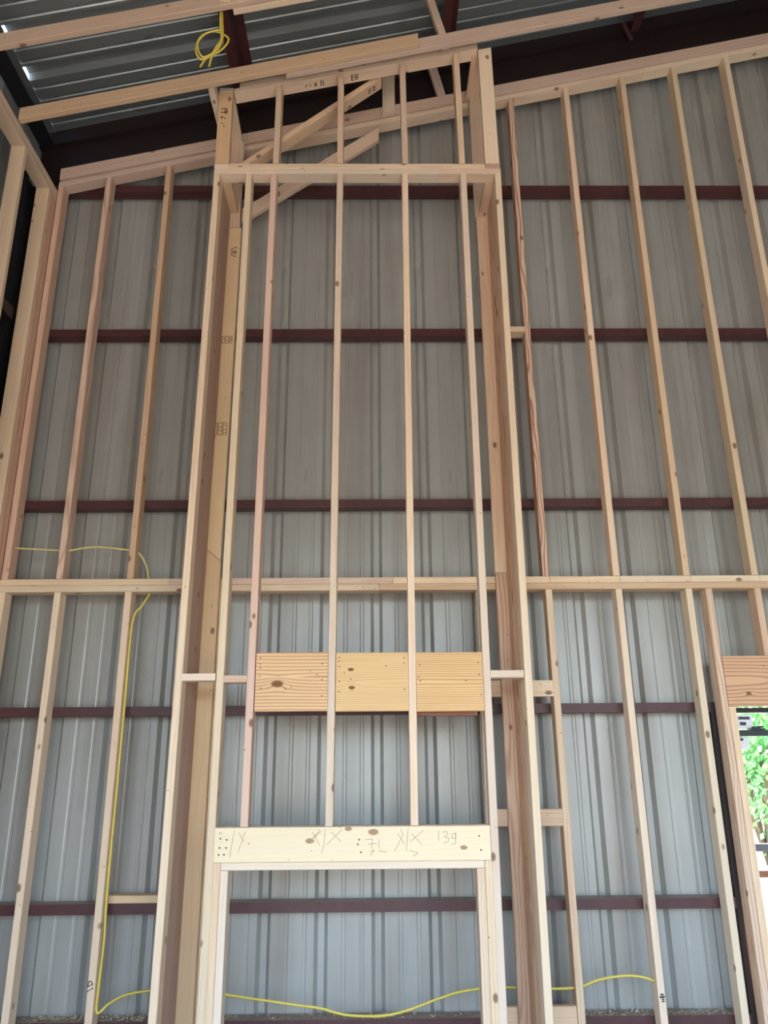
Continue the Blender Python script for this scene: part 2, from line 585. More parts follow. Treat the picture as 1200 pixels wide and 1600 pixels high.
wall_right = tag(empty('wall_right', (XR, 0, 0)), kind='structure')
y = YW
while y > YB:
    y0 = max(y - .9144, YB)
    sheet('metal_panel', wall_right, M_WALL, profile(y0, y, -.15), lambda a, d, e: (XR + d, a, roofz(XR) - .01 if e else 0), (XR, y0, 0))
    y = y0
wall_front = tag(empty('wall_front', (0, YB, 0)), kind='structure')
DX0, DX1, DZ = -2.1, 5.0, 3.7
a = XL
while a < XR - .01:
    a1 = min(a + .9144, XR)
    for p0, p1, zb in ((a, min(a1, DX0), 0), (max(a, DX0), min(a1, DX1), DZ), (max(a, DX1), a1, 0)):
        if p1 - p0 > .01:
            sheet('metal_panel', wall_front, M_WALL, profile(p0, p1, -.3), lambda q, d, e, zb=zb: (q, YB - d, roofz(q) - .01 if e else zb), (p0, YB, zb))
    a = a1

ground = boxes('ground', None, M_DIRT, [(-60, 60, -60, 60, -.2, -.125)])
tag(ground, kind='structure')
yard = boxes('ground_gravel', None, M_GRAVEL, [(-8, 30, .6, 26, -.124, -.1)])
tag(yard, kind='structure')

# ------------------------------------------------------------------ red steel: girts, purlins, rafter, columns
def girt_prof(d=.1, h=.052, t=.004):
    return [(0, 0), (0, -h), (d * .78, -h), (d * .78, -h + t), (t, -h + t), (t, -t), (d, -t), (d, 0)]
GZ = (5.326, 4.18, 2.996, 1.774, .774, .238)
GL = ('topmost red-brown steel girt across the gable, just under the sloped timbers',
      'second red-brown steel girt from the top, behind the tall studs',
      'third red-brown steel girt from the top, well above the double timber plate',
      'fourth red-brown girt from the top, passing behind the yellow pine boards',
      'dusty-topped red-brown girt seen through the framed opening, below the pencil-marked header',
      'lowest red-brown girt at the foot of the wall, strewn with sawdust')
for z, lb in zip(GZ, GL):
    x1 = XR - .02 if z > 2 else 1.888
    g = extrude('steel_girt', None, M_RED, girt_prof(), (-2.285, .1, z), (x1, .1, z), (0, 1, 0), (0, 0, 1))
    tag(g, lb, 'girt', 'steel girts of the gable wall')
for z, lb in zip(GZ[1:4], ('upper red-brown girt along the left side wall', 'middle red-brown girt along the left side wall', 'lower red-brown girt along the left side wall')):
    g = extrude('steel_girt', None, M_FRAME, [(-a, b) for a, b in girt_prof(.14, .075)], (-2.255, -3.3 if z < 3.3 else YB + .1, z), (-2.255, -.14, z), (1, 0, 0), (0, 0, 1))
    tag(g, lb, 'girt', 'steel girts of the left wall')
# endwall rafter
t = .008
zr = lambda x: roofz(x) - .2085
hh = .355
beam = [(0, 0), (.1, 0), (.1, -t), (.054, -t), (.054, -hh + t), (.1, -hh + t), (.1, -hh), (0, -hh), (0, -hh + t), (.046, -hh + t), (.046, -t), (0, -t)]
r_ = extrude('steel_rafter', None, M_FRAME, beam, (-2.385, .1, zr(-2.385)), (XR - .03, .1, zr(XR - .03)), (0, 1, 0), (0, 0, 1))
tag(r_, 'deep dark steel rafter sloping above the timber gable plate', 'rafter')
rc = extrude('rake_channel', None, M_FRAME, [(0, 0), (.02, 0), (.02, -.204), (-.03, -.204), (-.03, -.2), (.0, -.2)], (-2.39, .19, roofz(-2.39) - .002), (XR - .03, .19, roofz(XR - .03) - .002), (0, 1, 0), (0, 0, 1))
tag(rc, 'dark steel channel closing the gap between the rafter top and the roof sheets', 'channel')
# purlins run away from the camera
fb = lumber('flange_brace', None, M_RED, (1.90, .06, 6.79), (1.965, .095, 6.66), (0, 1, 0), .02, .03)
tag(fb, 'small steel brace angling from the right purlin down to the rafter', 'brace')
PLAB = ('dark red purlin above the hanging yellow cable coil', 'dark red purlin between two grey wood struts',
        'dark red purlin resting on the rafter at upper right')
def purlin(x, lb, hid=False):
    z = roofz(x) - .006
    b = z - .2
    prof = [(-.035, -.2), (0, -.2), (0, -.004), (.06, -.004 + .0), (.06, 0), (-.003, 0), (-.003, -.197), (-.035, -.197)]
    prof = [(-.064, -.2), (-.001, -.2), (-.001, -.012), (.058, .003), (.058, .006), (-.004, -.009), (-.004, -.197), (-.064, -.197)]
    o = extrude('steel_purlin', None, M_RED, prof, (x, YB + .05, z), (x, .155, z), (1, 0, 0), (0, 0, 1))
    tag(o, lb, 'purlin', 'steel roof purlins')
for x, lb in zip((-.925, .555, 2.035), PLAB):
    purlin(x, lb)
for x, lb in ((3.515, 'dark red purlin fourth from the eave'), (4.995, 'dark red purlin fifth from the eave'), (6.475, 'dark red purlin sixth from the eave')):
    purlin(x, lb)
ev = extrude('eave_strut', None, M_BLACK, [(0, 0), (.004, 0), (.004, -.166), (.105, -.166), (.105, -.158), (.109, -.158), (.109, -.17), (0, -.17)], (-2.396, YB + .05, 5.862), (-2.396, .155, 5.862), (1, 0, 0), (0, 0, 1))
tag(ev, 'black steel eave strut under the low edge of the metal roof', 'beam')
ev2 = extrude('eave_flashing', None, M_ROOF, [(0, 0), (.067, .0165), (.067, .0178), (0, .002)], (-2.397, YB + .05, 5.8645), (-2.397, .2, 5.8645), (1, 0, 0), (0, 0, 1))
tag(ev2, 'grey metal strip closing the sheet ends at the eave', 'flashing')
colm = extrude('steel_column', None, M_BLACK, [(0, 0), (.095, 0), (.095, .008), (.052, .008), (.052, .192), (.095, .192), (.095, .2), (0, .2), (0, .192), (.044, .192), (.044, .008), (0, .008)],
               (-2.395, -.13, 0), (-2.395, -.13, 5.25), (1, 0, 0), (0, 1, 0))
tag(colm, 'black steel corner column behind the left stud wall', 'column')
jmb = extrude('steel_jamb', None, M_FRAME, [(0, 0), (.036, 0), (.036, .1), (.033, .1), (.033, .003), (.003, .003), (.003, .1), (0, .1)], (1.889, .1, 0), (1.889, .1, 1.774), (1, 0, 0), (0, 1, 0))
tag(jmb, 'dark steel jamb channel standing between two studs left of the window', 'jamb')

# ------------------------------------------------------------------ lower stud wall
LW = tag(empty('lower_stud_wall', (0, .045, 0)), 'lower wooden stud wall with double plate, cut by the window at right', 'stud wall')
S38, D89 = .038, .089
def seg_plate(name, parent, mats, xs, y0, y1, z0, z1):
    for i, (a_, b_) in enumerate(zip(xs[:-1], xs[1:])):
        horx(name, parent, mats[i % len(mats)], a_ + .001, b_ - .001, y0, y1, z0, z1)
seg_plate('bottom_plate', LW, ['cream'], (-2.16, -1.0, .0, 1.9), 0, D89, 0, S38)
seg_plate('top_plate', LW, ['cream', 'tan', 'cream'], (-2.16, .02, 3.6, 7.6), 0, D89, 2.409, 2.447)
lows = [(-2.16, 'cream', 0), (-1.844, 'pale', .002), (-1.438, 'pale', -.002), (.985, 'cream', -.006), (1.392, 'cream', -.008),
        (1.797, 'pale', -.004), (.582, 'cream', 0.003), (.182, 'cream', .01)]
for x, m_, ln in lows:
    z0 = S38 if x > .9 or x < 0 else 1.145
    vert('stud', LW, m_, x - ln / 2, x + S38 - ln / 2, 0, D89, z0, 2.408, lean=ln)
horx('rear_header', LW, 'cream', -.88, .62, 0.002, S38, 1.0, 1.143)
vert('stud', LW, 'cream', -.92, -.882, 0, D89, S38, 2.408)
vert('stud', LW, 'cream', .735, .773, 0, D89, S38, 2.408)
vert('king_stud', LW, 'fir2', 1.911, 1.949, 0, D89, S38, 2.408)
vert('jack_stud', LW, 'cream', 1.951, 1.989, 0, D89, S38, 1.744)
hdr = horx('header', LW, 'board_d', 1.950, 2.95, -.004, .034, 1.747, 2.021)
tag(hdr, 'orange pine window header with arched grain')
horx('header_plate', LW, 'cream', 1.991, 2.912, .036, D89, 1.747, 1.785)
vert('cripple_stud', LW, 'tan', 2.195, 2.233, 0, D89, 2.023, 2.408)
vert('cripple_stud', LW, 'cream', 2.60, 2.638, 0, D89, 2.023, 2.408)
vert('jack_stud', LW, 'cream', 2.914, 2.951, 0, D89, S38, 1.744)
vert('king_stud', LW, 'cream', 2.953, 2.991, 0, D89, S38, 2.408)
horx('rough_sill', LW, 'brown', 1.991, 2.912, 0, D89, .44, .478)
for x in (3.4, 3.81, 4.21):
    vert('stud', LW, 'cream', x, x + S38, 0, D89, S38, 2.408)
b1 = horx('blocking', LW, 'tan', .622, .984, .0, S38, 1.138, 1.224)
b2 = horx('blocking', LW, 'cream', .622, .984, .0, S38, 1.806, 1.894)
b3 = horx('blocking', LW, 'cream', .622, .984, .0, S38, .222, .311)
# pencilled joints on the upper plate are butt joints: the gable wall's bottom plate comes in pieces
# ------------------------------------------------------------------ gable stud wall
G = lambda x: 5.232 + .2466 * (x + 2.154)
GW = tag(empty('gable_stud_wall', (0, .045, 2.447)), 'upper wooden stud wall under the sloping gable plates', 'stud wall')
seg_plate('bottom_plate', GW, ['cream', 'tan', 'cream', 'cream', 'pale', 'cream', 'cream'], (-2.16, -1.19, .1, 1.012, 1.419, 1.835, 2.235, 5), 0, D89, 2.448, 2.486)
gs = [(-2.157, 'orange', 0), (-1.844, 'fir2', .004), (-1.437, 'tan', .001), (.972, 'fir', .0), (1.383, 'cream', -.006),
      (1.793, 'yellow', .004), (2.193, 'yellow', -.008), (2.585, 'cream', 0), (2.99, 'cream', 0), (3.4, 'cream', 0), (3.81, 'cream', 0), (4.21, 'cream', 0)]
for x, m_, ln in gs:
    vert('stud', GW, m_, x, x + S38, 0, D89, 2.487, G(x + S38 / 2) - .001, 0, .2466, lean=ln, bow=random.uniform(-.004, .004))
for a_, b_, m_ in ((-2.157, -.878, 'rosy'), (-.876, 1.98, 'cream'), (1.982, 5.2, 'cream')):
    slopex('sloped_plate', GW, m_, a_, b_, 0, D89, G(0), .2466, .0391)
rk = lambda x: 5.345 + .2437 * (x + 1.94)
for a_, b_, m_ in ((-2.157, -.886, 'rosy'), (-.884, .78, 'rosy'), (.782, 5.2, 'rosy')):
    slopex('rake_board', GW, m_, a_, b_, 0, S38, rk(0), .2437, .0917)
bt = horx('blocking', GW, 'cream', .800, .971, .0, D89, 4.100, 4.138)

# ------------------------------------------------------------------ left stud wall
SW = tag(empty('side_stud_wall', (-2.2, -2, 0)), 'tall wooden stud wall on the left side of the room', 'stud wall')
XW0, XW1 = -2.246, -2.157
for z in (5.119, 5.158):
    hory('top_plate', SW, 'tan' if z < 5.15 else 'cream', XW0, XW1, -7.3, -.001, z, z + .037)
hory('bottom_plate', SW, 'cream', XW0, XW1, -7.3, -.001, 0, S38)
def sstud(y0, m_):
    lumber('stud', SW, m_, ((XW0 + XW1) / 2, y0 + S38 / 2, S38), ((XW0 + XW1) / 2, y0 + S38 / 2, 5.118), (1, 0, 0), D89, S38)
sstud(-.118, 'cream'); sstud(-.079, 'orange'); sstud(-.040, 'orange')
hory('side_header', SW, 'cream', XW0, XW1, -6.54, -3.37, 3.2, 3.34)
yy = -.487
while yy > -7.2:
    if not -6.25 < yy < -3.4:
        sstud(yy, 'cream')
    else:
        lumber('cripple_stud', SW, 'cream', ((XW0 + XW1) / 2, yy + S38 / 2, 3.342), ((XW0 + XW1) / 2, yy + S38 / 2, 5.118), (1, 0, 0), D89, S38)
    yy -= .406

# ------------------------------------------------------------------ chimney chase frame
CF = tag(empty('chase_frame', (-.1, -.2, 0)), 'tall wooden chimney chase frame standing forward of the wall', 'frame')
Y0, Y1 = -.41, -.321
TL = .021      # the chase leans a touch, its left corner more than its right
vert('corner_stud', CF, 'cream', -1.022, -.984, Y0, Y1, 0, 4.981, lean=.024)
vert('corner_stud', CF, 'pale', .746, .784, Y0, Y1, 0, 4.981, lean=.016)
sl = vert('side_board', CF, 'brown', -1.024, -.986, Y1 + .001, -.039, 0, 4.981, lean=.024)
tag(sl, 'wide brown side board seen edge-deep behind the left corner stud')
sr = vert('side_board', CF, 'fir3', .748, .786, Y1 + .001, -.039, 0, 4.981, lean=.016)
tag(sr, 'wide fir side board with bold wavy grain')
k1 = vert('king_stud', CF, 'cream', -.807, -.769, Y0, Y1, 0, 4.981, lean=.008)
k2 = vert('king_stud', CF, 'pale', .541, .579, Y0, Y1, 0, 4.981, lean=.004)
c1 = vert('cripple_stud', CF, 'pink', -.651, -.613, Y0, Y1, 1.18, 4.981, lean=.008)
tag(c1, 'pinkish cripple stud left of the pine boards')
c2 = vert('cripple_stud', CF, 'cream', -.246, -.208, Y0, Y1, 1.18, 4.981, lean=.017)
c3 = vert('cripple_stud', CF, 'cream', .162, .200, Y0, Y1, 1.18, 4.981, lean=.016)
vert('jack_stud', CF, 'cream', -.768, -.734, Y0, Y1, 0, 1.024)
vert('jack_stud', CF, 'cream', .509, .543, Y0, Y1, 0, 1.024)
vert('trimmer_stud', CF, 'pale', -.733, -.697, Y0, Y1, 0, .990)
vert('trimmer_stud', CF, 'tan', .470, .508, Y0, Y1, 0, .990)
horx('opening_plate', CF, 'pale', -.732, .507, Y0, Y1, .991, 1.024)
hb = horx('header', CF, 'header', -.768, .540, Y0 - .001, Y0 + S38, 1.025, 1.178)
tag(hb, 'pale header board with knots and pencil marks over the opening')
horx('header', CF, 'cream', -.768, .540, Y1 - S38, Y1, 1.025, 1.178)
horx('blocking', CF, 'pale', -.983, -.808, Y0, Y1, 1.866, 1.902)
horx('blocking', CF, 'tan', -.768, -.650, Y0, Y1, 1.856, 1.892)
horx('blocking', CF, 'cream', .581, .748, Y0, Y1, 1.870, 1.908)
# plates of the tall frame
horx('top_plate', CF, 'cream', -.998, -.62, Y0, Y1, 4.982, 5.019)
horx('top_plate', CF, 'cream', -.619, .41, Y0, Y1, 4.982, 5.019)
horx('top_plate', CF, 'cream', .411, .800, Y0, Y1, 4.982, 5.019)
hory('side_plate', CF, 'tan', -.998, -.909, Y1 + .001, -.039, 4.982, 5.02)
hory('side_plate', CF, 'tan', .712, .801, Y1 + .001, -.039, 4.982, 5.02)
# cap frame above
horx('upper_plate', CF, 'cream', -.909, .702, Y0, Y1, 5.020, 5.057)
horx('plate_block', CF, 'pale', -.998, -.911, Y0, Y1, 5.020, 5.057)
horx('plate_block', CF, 'brown', .704, .797, Y0, Y1, 5.020, 5.057)
ctz = lambda x: 5.706 + .2345 * (x + .871)
cp = vert('corner_post', CF, 'amber', -.998, -.909, Y0, Y0 + S38, 5.058, 5.625, lean=-.004)
tag(cp, 'short amber corner post with dark stamp marks')
vert('corner_post', CF, 'pale', .706, .795, Y0, Y0 + S38, 5.058, 6.0, 0, .2345, lean=-.004)
for x, m_, ln in ((-.634, 'tan', .002), (-.229, 'tan', -.002), (.182, 'tan', -.006), (.541, 'cream', -.006)):
    xx = x + S38 / 2
    vert('short_stud', CF, m_, x, x + S38, Y0, Y1, 5.058, ctz(xx) - .081, 0, .2345, lean=ln)
slopex('sloped_plate', CF, 'cream', -.905, .700, Y0, Y1, ctz(0) - .080, .2345, .039)
slopex('sloped_plate', CF, 'tan', -.871, .700, Y0, Y1, ctz(0) - .040, .2345, .039)
bpl = hory('side_plate', CF, 'pale', -1.0, -.911, Y0, -.005, 5.627, 5.664, dz=-.06)
hory('side_plate', CF, 'tan', .664, .753, Y0 + S38 + .002, .0, 5.975, 6.012)
# rear posts nailed flat against the stud wall
p1 = vert('rear_post', CF, 'yellow', -.987, -.898, -S38, -.001, 0, 2.612, 0, -.85, lean=.006)
tag(p1, 'yellow rear post cut on a slant at its top')
p2 = vert('rear_post', CF, 'yellow', -.984, -.895, -S38 + .006, -.001, 2.62, 4.87, -.85, 0, lean=.010)
tag(p2, 'yellow rear post with faded grade stamps')
vert('rear_post', CF, 'tan', -.985, -.896, -S38, -.001, 4.872, 5.57, lean=-.002)
vert('rear_post', CF, 'fir2', .690, .779, -S38, -.001, 0, 2.5, lean=.003)
vert('rear_post', CF, 'cream', .690, .779, -S38, -.001, 2.502, 4.95, lean=.003)
vert('rear_post', CF, 'tan', .682, .771, -S38, -.001, 4.952, 5.968)

# grade stamps and crayon marks on the frame parts
XV, ZV = (1, 0, 0), (0, 0, 1)
def R_(x, z, w_, h_):
    return [(x, z), (x + w_, z), (x + w_, z + h_), (x, z + h_), (x, z)]
st1 = [R_(-.03, -.03, .016, .05), R_(-.006, -.03, .016, .05), R_(.018, -.03, .014, .05), [(-.03, .0), (-.014, .0)], [(-.006, -.01), (.01, -.01)], [(.025, -.02), (.025, .01)]]
strokes('grade_stamp', p2, M_STAMP, st1, (-.936, -S38 + .0055, 4.03), XV, ZV, .0028)
st2 = [R_(-.034, -.05, .012, .075), R_(-.015, -.05, .022, .08), R_(.014, -.05, .022, .08), [(-.012, .0), (.005, .0)], [(-.012, -.02), (.005, -.02)], [(.016, .012), (.034, .012)], [(.016, -.015), (.034, -.015)], [(.016, -.035), (.034, -.035)]]
strokes('grade_stamp', p2, M_STAMP, st2, (-.940, -S38 + .0055, 3.42), XV, ZV, .0028)
strokes('grade_stamp', p2, M_STAMP, [[(-.018, -.03), (-.02, .02), (.0, .035), (.014, .03)], R_(-.01, -.012, .02, .02), [(-.004, -.002), (.008, -.002)], [(-.012, -.03), (.012, -.034)]], (-.920, -S38 + .0055, 4.68), XV, ZV, .0045)
strokes('grade_stamp', cp, M_INK, [[(-.022, .10), (.016, .10)], [(-.022, .07), (.016, .07)], [(-.024, .03), (-.01, .036), (-.012, .02)], [(.002, .025), (.008, .02)], [(-.014, -.015), (-.008, -.02)], [(.0, -.04), (.005, -.045)]], (-.958, Y0 - .0005, 5.39), XV, ZV, .006)
# pencil layout marks on the header
HZ = 1.10
pm = []
pm += [[(-.676, .066), (-.690, -.03), (-.690, -.05)], [(-.655, .055), (-.628, .015)], [(-.625, .06), (-.655, -.03)]]
pm += [[(-.245, .068), (-.250, .0), (-.262, -.04)], [(-.165, .066), (-.235, .002)], [(-.215, .055), (-.170, .012)], [(-.262, .06), (-.305, .03)], [(-.305, .055), (-.27, .0)], [(-.27, .066), (-.31, .01)]]
pm += [[(.150, .070), (.143, .0), (.140, -.03)], [(.160, .01), (.222, .058)], [(.165, .045), (.215, -.004)], [(.115, .066), (.125, .04), (.085, -.03)], [(.10, .045), (.132, .0)]]
pm += [[(.295, .055), (.293, .012)], [(.315, .05), (.335, .052), (.338, .04), (.322, .03), (.342, .022), (.340, .008), (.318, .004)],
       [(.375, .045), (.358, .040), (.356, .024), (.374, .022), (.376, .045), (.374, .0), (.356, -.004)]]
pm += [[(-.055, .02), (-.02, .022), (-.025, -.02)], [(-.04, .0), (.0, .004)], [(.01, .02), (.012, -.018)], [(-.03, -.035), (-.012, -.025), (-.03, -.05)], [(.01, -.03), (.045, -.035)], [(.155, -.03), (.195, -.04), (.17, -.055)]]
strokes('pencil_mark', hb, M_PENCIL, pm, (0, Y0 - .0015, HZ), XV, ZV, .0028)
nails = [(-.74, .03), (-.71, .025), (-.742, -.01), (-.712, -.01), (-.745, -.04), (-.72, -.04), (-.083, .02), (-.09, .0), (-.075, -.035), (.487, .032), (.493, -.03)]
strokes('nail_head', hb, M_INK, [[(a_ - .002, b_), (a_ + .002, b_)] for a_, b_ in nails], (0, Y0 - .0015, HZ), XV, ZV, .006)
# inked mill marks low on two studs
for ob in list(LW.children):
    pass
ms = strokes('mill_mark', LW, M_INK, [[(-.012, .0), (.014, .012)], [(-.012, -.022), (.014, -.006)], [(-.010, .004), (-.008, .022), (.0, .026), (.008, .018), (.010, .010)], [(.008, .016), (.014, .010)], [(.013, -.004), (.014, -.010)]],
        (-1.424, -.0008, .420), XV, ZV, .0035)
tag(ms, 'inked mill mark low on the second left stud')
ms = strokes('mill_mark', LW, M_INK, [[(-.012, -.002), (-.006, .014), (.004, .014), (.012, .0), (.0, .004), (-.012, -.002)], [(.0, .004), (.0, .014)], [(-.012, -.002), (.012, .0)], [(-.006, -.02), (.010, -.018)], [(-.006, -.010), (.010, -.010)], [(.002, -.002), (.002, -.02)]],
        (1.415, -.0008, .345), XV, ZV, .0035)
tag(ms, 'inked mill mark low on the stud where the cable ends')
strokes('grade_stamp', CF, M_STAMP, [[(-.02, .0), (-.02, .03)], [(-.008, .0), (-.008, .03)], [(.02, .0), (.034, .004), (.034, .028), (.02, .026), (.02, .0)]],
        (-.02, Y0 - .0006, 1.0), XV, ZV, .0001)
# stamps on the underside/face of the sloped plate
zc = lambda x: ctz(x) - .08
strokes('grade_stamp', CF, M_INK, [[(-.015, -.02), (-.015, .02)], [(.0, -.02), (.0, .02)], [(-.06, .015), (-.045, -.01)], [(-.045, .015), (-.06, -.01)], [(-.09, .005), (-.085, -.005)], [(-.12, .01), (-.11, -.008)]],
        (-.33, -.366, zc(-.33) - .0006), (1, 0, .2345), (0, 1, 0), .006)
strokes('grade_stamp', CF, M_INK, [[(-.012, -.02), (-.012, .022), (.0, .022)], [(-.012, .0), (.0, .0)], [(-.012, -.02), (.0, -.02)], [(.012, -.02), (.012, .022)], [(.02, .022), (.03, .01), (.02, -.005), (.03, -.02)]],
        (-.13, -.366, zc(-.13) - .0006), (1, 0, .2345), (0, 1, 0), .006)

# ------------------------------------------------------------------ backing boards between the cripples
def backing(x0, x1, z0, z1, m_, lb, y0=-.404, rear=False):
    o = horx('backing_board', None, m_, x0, x1, y0, y0 + S38, z0, z1)
    tag(o, lb, 'board', 'pine backing boards')
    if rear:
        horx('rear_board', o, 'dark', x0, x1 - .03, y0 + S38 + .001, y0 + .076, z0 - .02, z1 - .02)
    return o
ba = backing(-.607, -.244, 1.714, 2.005, 'board_a', 'yellow pine board with one round dark knot, left of the three above the opening')
bb_ = backing(-.202, .164, 1.711, 2.002, 'board_b', 'yellow pine board with two slanting knots, middle of the three above the opening')
bc = backing(.204, .541, 1.708, 2.000, 'board_c', 'darker straight-grained pine board, right of the three above the opening', -.407, True)
for ob, x0, pts in ((ba, -.607, ((.02, .12), (.02, .09), (.022, .07), (.02, .03), (.028, -.03), (.152, -.035), (.31, .035), (.335, .01), (.335, .09), (.335, -.07))),
                    (bb_, -.202, ((.016, .12), (.014, .1), (.018, .075), (.018, .0), (.016, -.05), (.075, .012), (.345, .115), (.345, .09), (.345, -.04))),
                    (bc, .204, ((.02, .08), (.02, .0), (.25, .0), (.315, .09), (.318, .03), (.325, -.07)))):
    strokes('nail_head', ob, M_INK, [[(a_ - .0015, b_), (a_ + .0015, b_)] for a_, b_ in pts], (x0, -.4045 if ob is not bc else -.4075, 1.857), XV, ZV, .005)

# ------------------------------------------------------------------ loose braces and blocks in the chase
ux, uz = math.cos(math.atan(.80)), math.sin(math.atan(.80))
d1 = lumber('diagonal_brace', None, 'tan', (-.86, -.256, 5.135), (.058, -.256, 5.890), (0, 1, 0), D89, S38, (0, 0, 1), (1, 0, 0))
tag(d1, 'upper diagonal timber brace behind the short studs of the chase cap', 'brace', 'diagonal braces in the chase')
strokes('grade_stamp', d1, M_INK, [[(-.012, -.02), (-.012, .02)], [(.004, -.02), (.004, .02)], [(.03, -.02), (.03, .02), (.045, .018)], [(.03, .0), (.045, -.01)], [(-.16, -.02), (-.16, .02), (-.145, .02)], [(-.16, .0), (-.145, .0)]],
        (-.02, -.256, 5.826 - .0255), (ux, 0, uz), (0, 1, 0), .006)
d2 = lumber('diagonal_brace', None, 'cream', (-.885, -.0195, 4.966), (.038, -.0195, 5.655), (0, 1, 0), .036, D89, (1, 0, 0), (1, 0, 0))
tag(d2, 'lower diagonal timber brace crossing behind the horizontal plates', 'brace', 'diagonal braces in the chase')
strokes('grade_stamp', d2, M_STAMP, [R_(-.012, -.016, .016, .034), R_(.006, -.012, .012, .03), [(-.012, .0), (.018, .004)]], (-.655, -.0385, 5.135), (1, 0, .0), ZV, .005)
vb = vert('vertical_block', None, 'cream', .066, .155, -.0385, -.001, 5.835, 6.16, .2437, .2437)
tag(vb, 'short upright timber block nailed above the end of the upper brace', 'block')
s2 = lumber('wood_strut', None, 'rosy', (.515, .058, 5.99), (.405, .058, 6.50), (0, 1, 0), S38, .062)
tag(s2, 'grey wood strut leaning behind the chase up into the dark roof', 'strut')
s1 = lumber('wood_strut', None, 'rosy', (.478, -.504, 5.90), (.345, -.504, 6.47), (0, 1, 0), S38, .05)
tag(s1, 'grey wood strut beside the dark red purlin at top centre', 'strut')
tb = hory('tie_board', None, 'pale', -1.042, -1.003, -.5605, -.001, 5.515, 5.604)
tag(tb, 'timber tie from the long rafter back over the left chase post', 'tie')

# ------------------------------------------------------------------ long timber rafters nearer the camera
rz = lambda x: 5.217 + .248 * (x + 2.15)
r1 = slopex('timber_rafter', None, 'amber', -2.165, .289, -.600, -.562, rz(0), .248, .0917)
tag(r1, 'amber timber rafter running from the left wall plate over the chase', 'rafter', 'long timber rafters')
r2 = slopex('timber_rafter', None, 'rosy', -.55, 5.0, -.561, -.523, rz(0), .248, .0917)
tag(r2, 'rosy timber rafter lapped behind the amber one and running off top right', 'rafter', 'long timber rafters')
r3 = slopex('timber_rafter', None, 'rosy', -2.165, 1.4, -1.090, -1.052, rz(0), .248, .0917)
tag(r3, 'nearer timber rafter crossing the top left corner of the view', 'rafter', 'long timber rafters')
r4 = slopex('timber_rafter', None, 'cream', -.795, 4.0, -1.051, -1.013, rz(0), .248, .0917)
tag(r4, 'timber rafter lapped behind the nearer one, starting beside the cable coil', 'rafter', 'long timber rafters')
cl = vert('cleat', None, 'cream', -.862, -.800, -1.129, -1.091, 5.562, 5.93)
tag(cl, 'upright timber cleat rising from the nearer rafter above the cable coil', 'cleat')

# ------------------------------------------------------------------ yellow cables
cA = tube('electrical_cable', None, M_CABLE2, [(-2.12, .045, 2.684), (-2.0, .045, 2.676), (-1.86, .045, 2.669), (-1.80, .045, 2.667), (-1.72, .05, 2.684), (-1.62, .055, 2.690), (-1.45, .045, 2.666), (-1.39, .05, 2.645), (-1.345, .06, 2.57), (-1.328, .06, 2.487)], .0055, .6)
tag(cA, 'thin yellow cable run through the upper left studs above the plate', 'cable')
cB = tube('electrical_cable', None, M_CABLE, [(-1.308, .045, 2.405), (-1.345, .03, 2.33), (-1.388, .025, 2.23), (-1.391, .03, 1.8), (-1.391, .03, 1.38), (-1.392, .028, .85), (-1.385, .03, .62), (-1.391, .03, .42), (-1.388, .03, .30),
     (-1.335, .045, .335), (-1.25, .05, .372), (-1.10, .05, .390), (-.99, .048, .388), (-.84, .045, .378), (-.76, .045, .368), (-.6, .045, .345), (-.40, .045, .318), (-.28, .045, .302), (-.19, .045, .279), (-.10, .045, .268), (.03, .045, .268), (.15, .045, .290), (.30, .045, .337), (.42, .045, .368), (.60, .045, .386),
     (.80, .045, .378), (1.0, .045, .380), (1.12, .045, .414), (1.25, .045, .430), (1.34, .045, .423), (1.40, .045, .404)], .0065, .75)
tag(cB, 'long yellow cable down the second left stud and sagging across the bottom', 'cable')
coil = [(-.912, -.86, 5.80), (-.905, -.86, 5.70), (-.898, -.86, 5.63), (-.900, -.86, 5.56), (-.925, -.862, 5.49), (-.965, -.865, 5.44), (-1.01, -.868, 5.412), (-1.04, -.87, 5.45), (-1.048, -.87, 5.51), (-1.03, -.868, 5.585), (-.985, -.866, 5.625), (-.93, -.864, 5.632),
        (-.875, -.862, 5.60), (-.862, -.86, 5.57), (-.885, -.858, 5.52), (-.93, -.856, 5.475), (-.985, -.854, 5.44), (-1.02, -.852, 5.375)]
cs = lambda P_: [(x * .9486, -1.015 + (y + .86) * .95, 1.49 + (z - 1.49) * .9486 + .004) for x, y, z in P_]
cC = tube('cable_coil', None, M_CABLE, cs(coil), .0058, .8)
tag(cC, 'loose coil of yellow cable hanging from the nearer rafter', 'cable')
coil2 = [(-.918, -.875, 5.80), (-.913, -.876, 5.68), (-.902, -.876, 5.60), (-.906, -.876, 5.52), (-.95, -.876, 5.45), (-1.0, -.876, 5.425), (-1.03, -.878, 5.47), (-1.038, -.88, 5.53), (-1.005, -.88, 5.59), (-.95, -.88, 5.62), (-.905, -.878, 5.625), (-.90, -.876, 5.56), (-.93, -.874, 5.50), (-.95, -.872, 5.44), (-.962, -.872, 5.355)]
tube('cable_strand', cC, M_CABLE, cs(coil2), .0058, .8)

# wood strip lying on the girt
wst = horx('wood_strip', None, 'yellow', -1.43, -1.03, .102, .19, .7745, .812)
tag(wst, 'yellowish wood strip lying on the dusty girt between the left studs', 'wood strip')

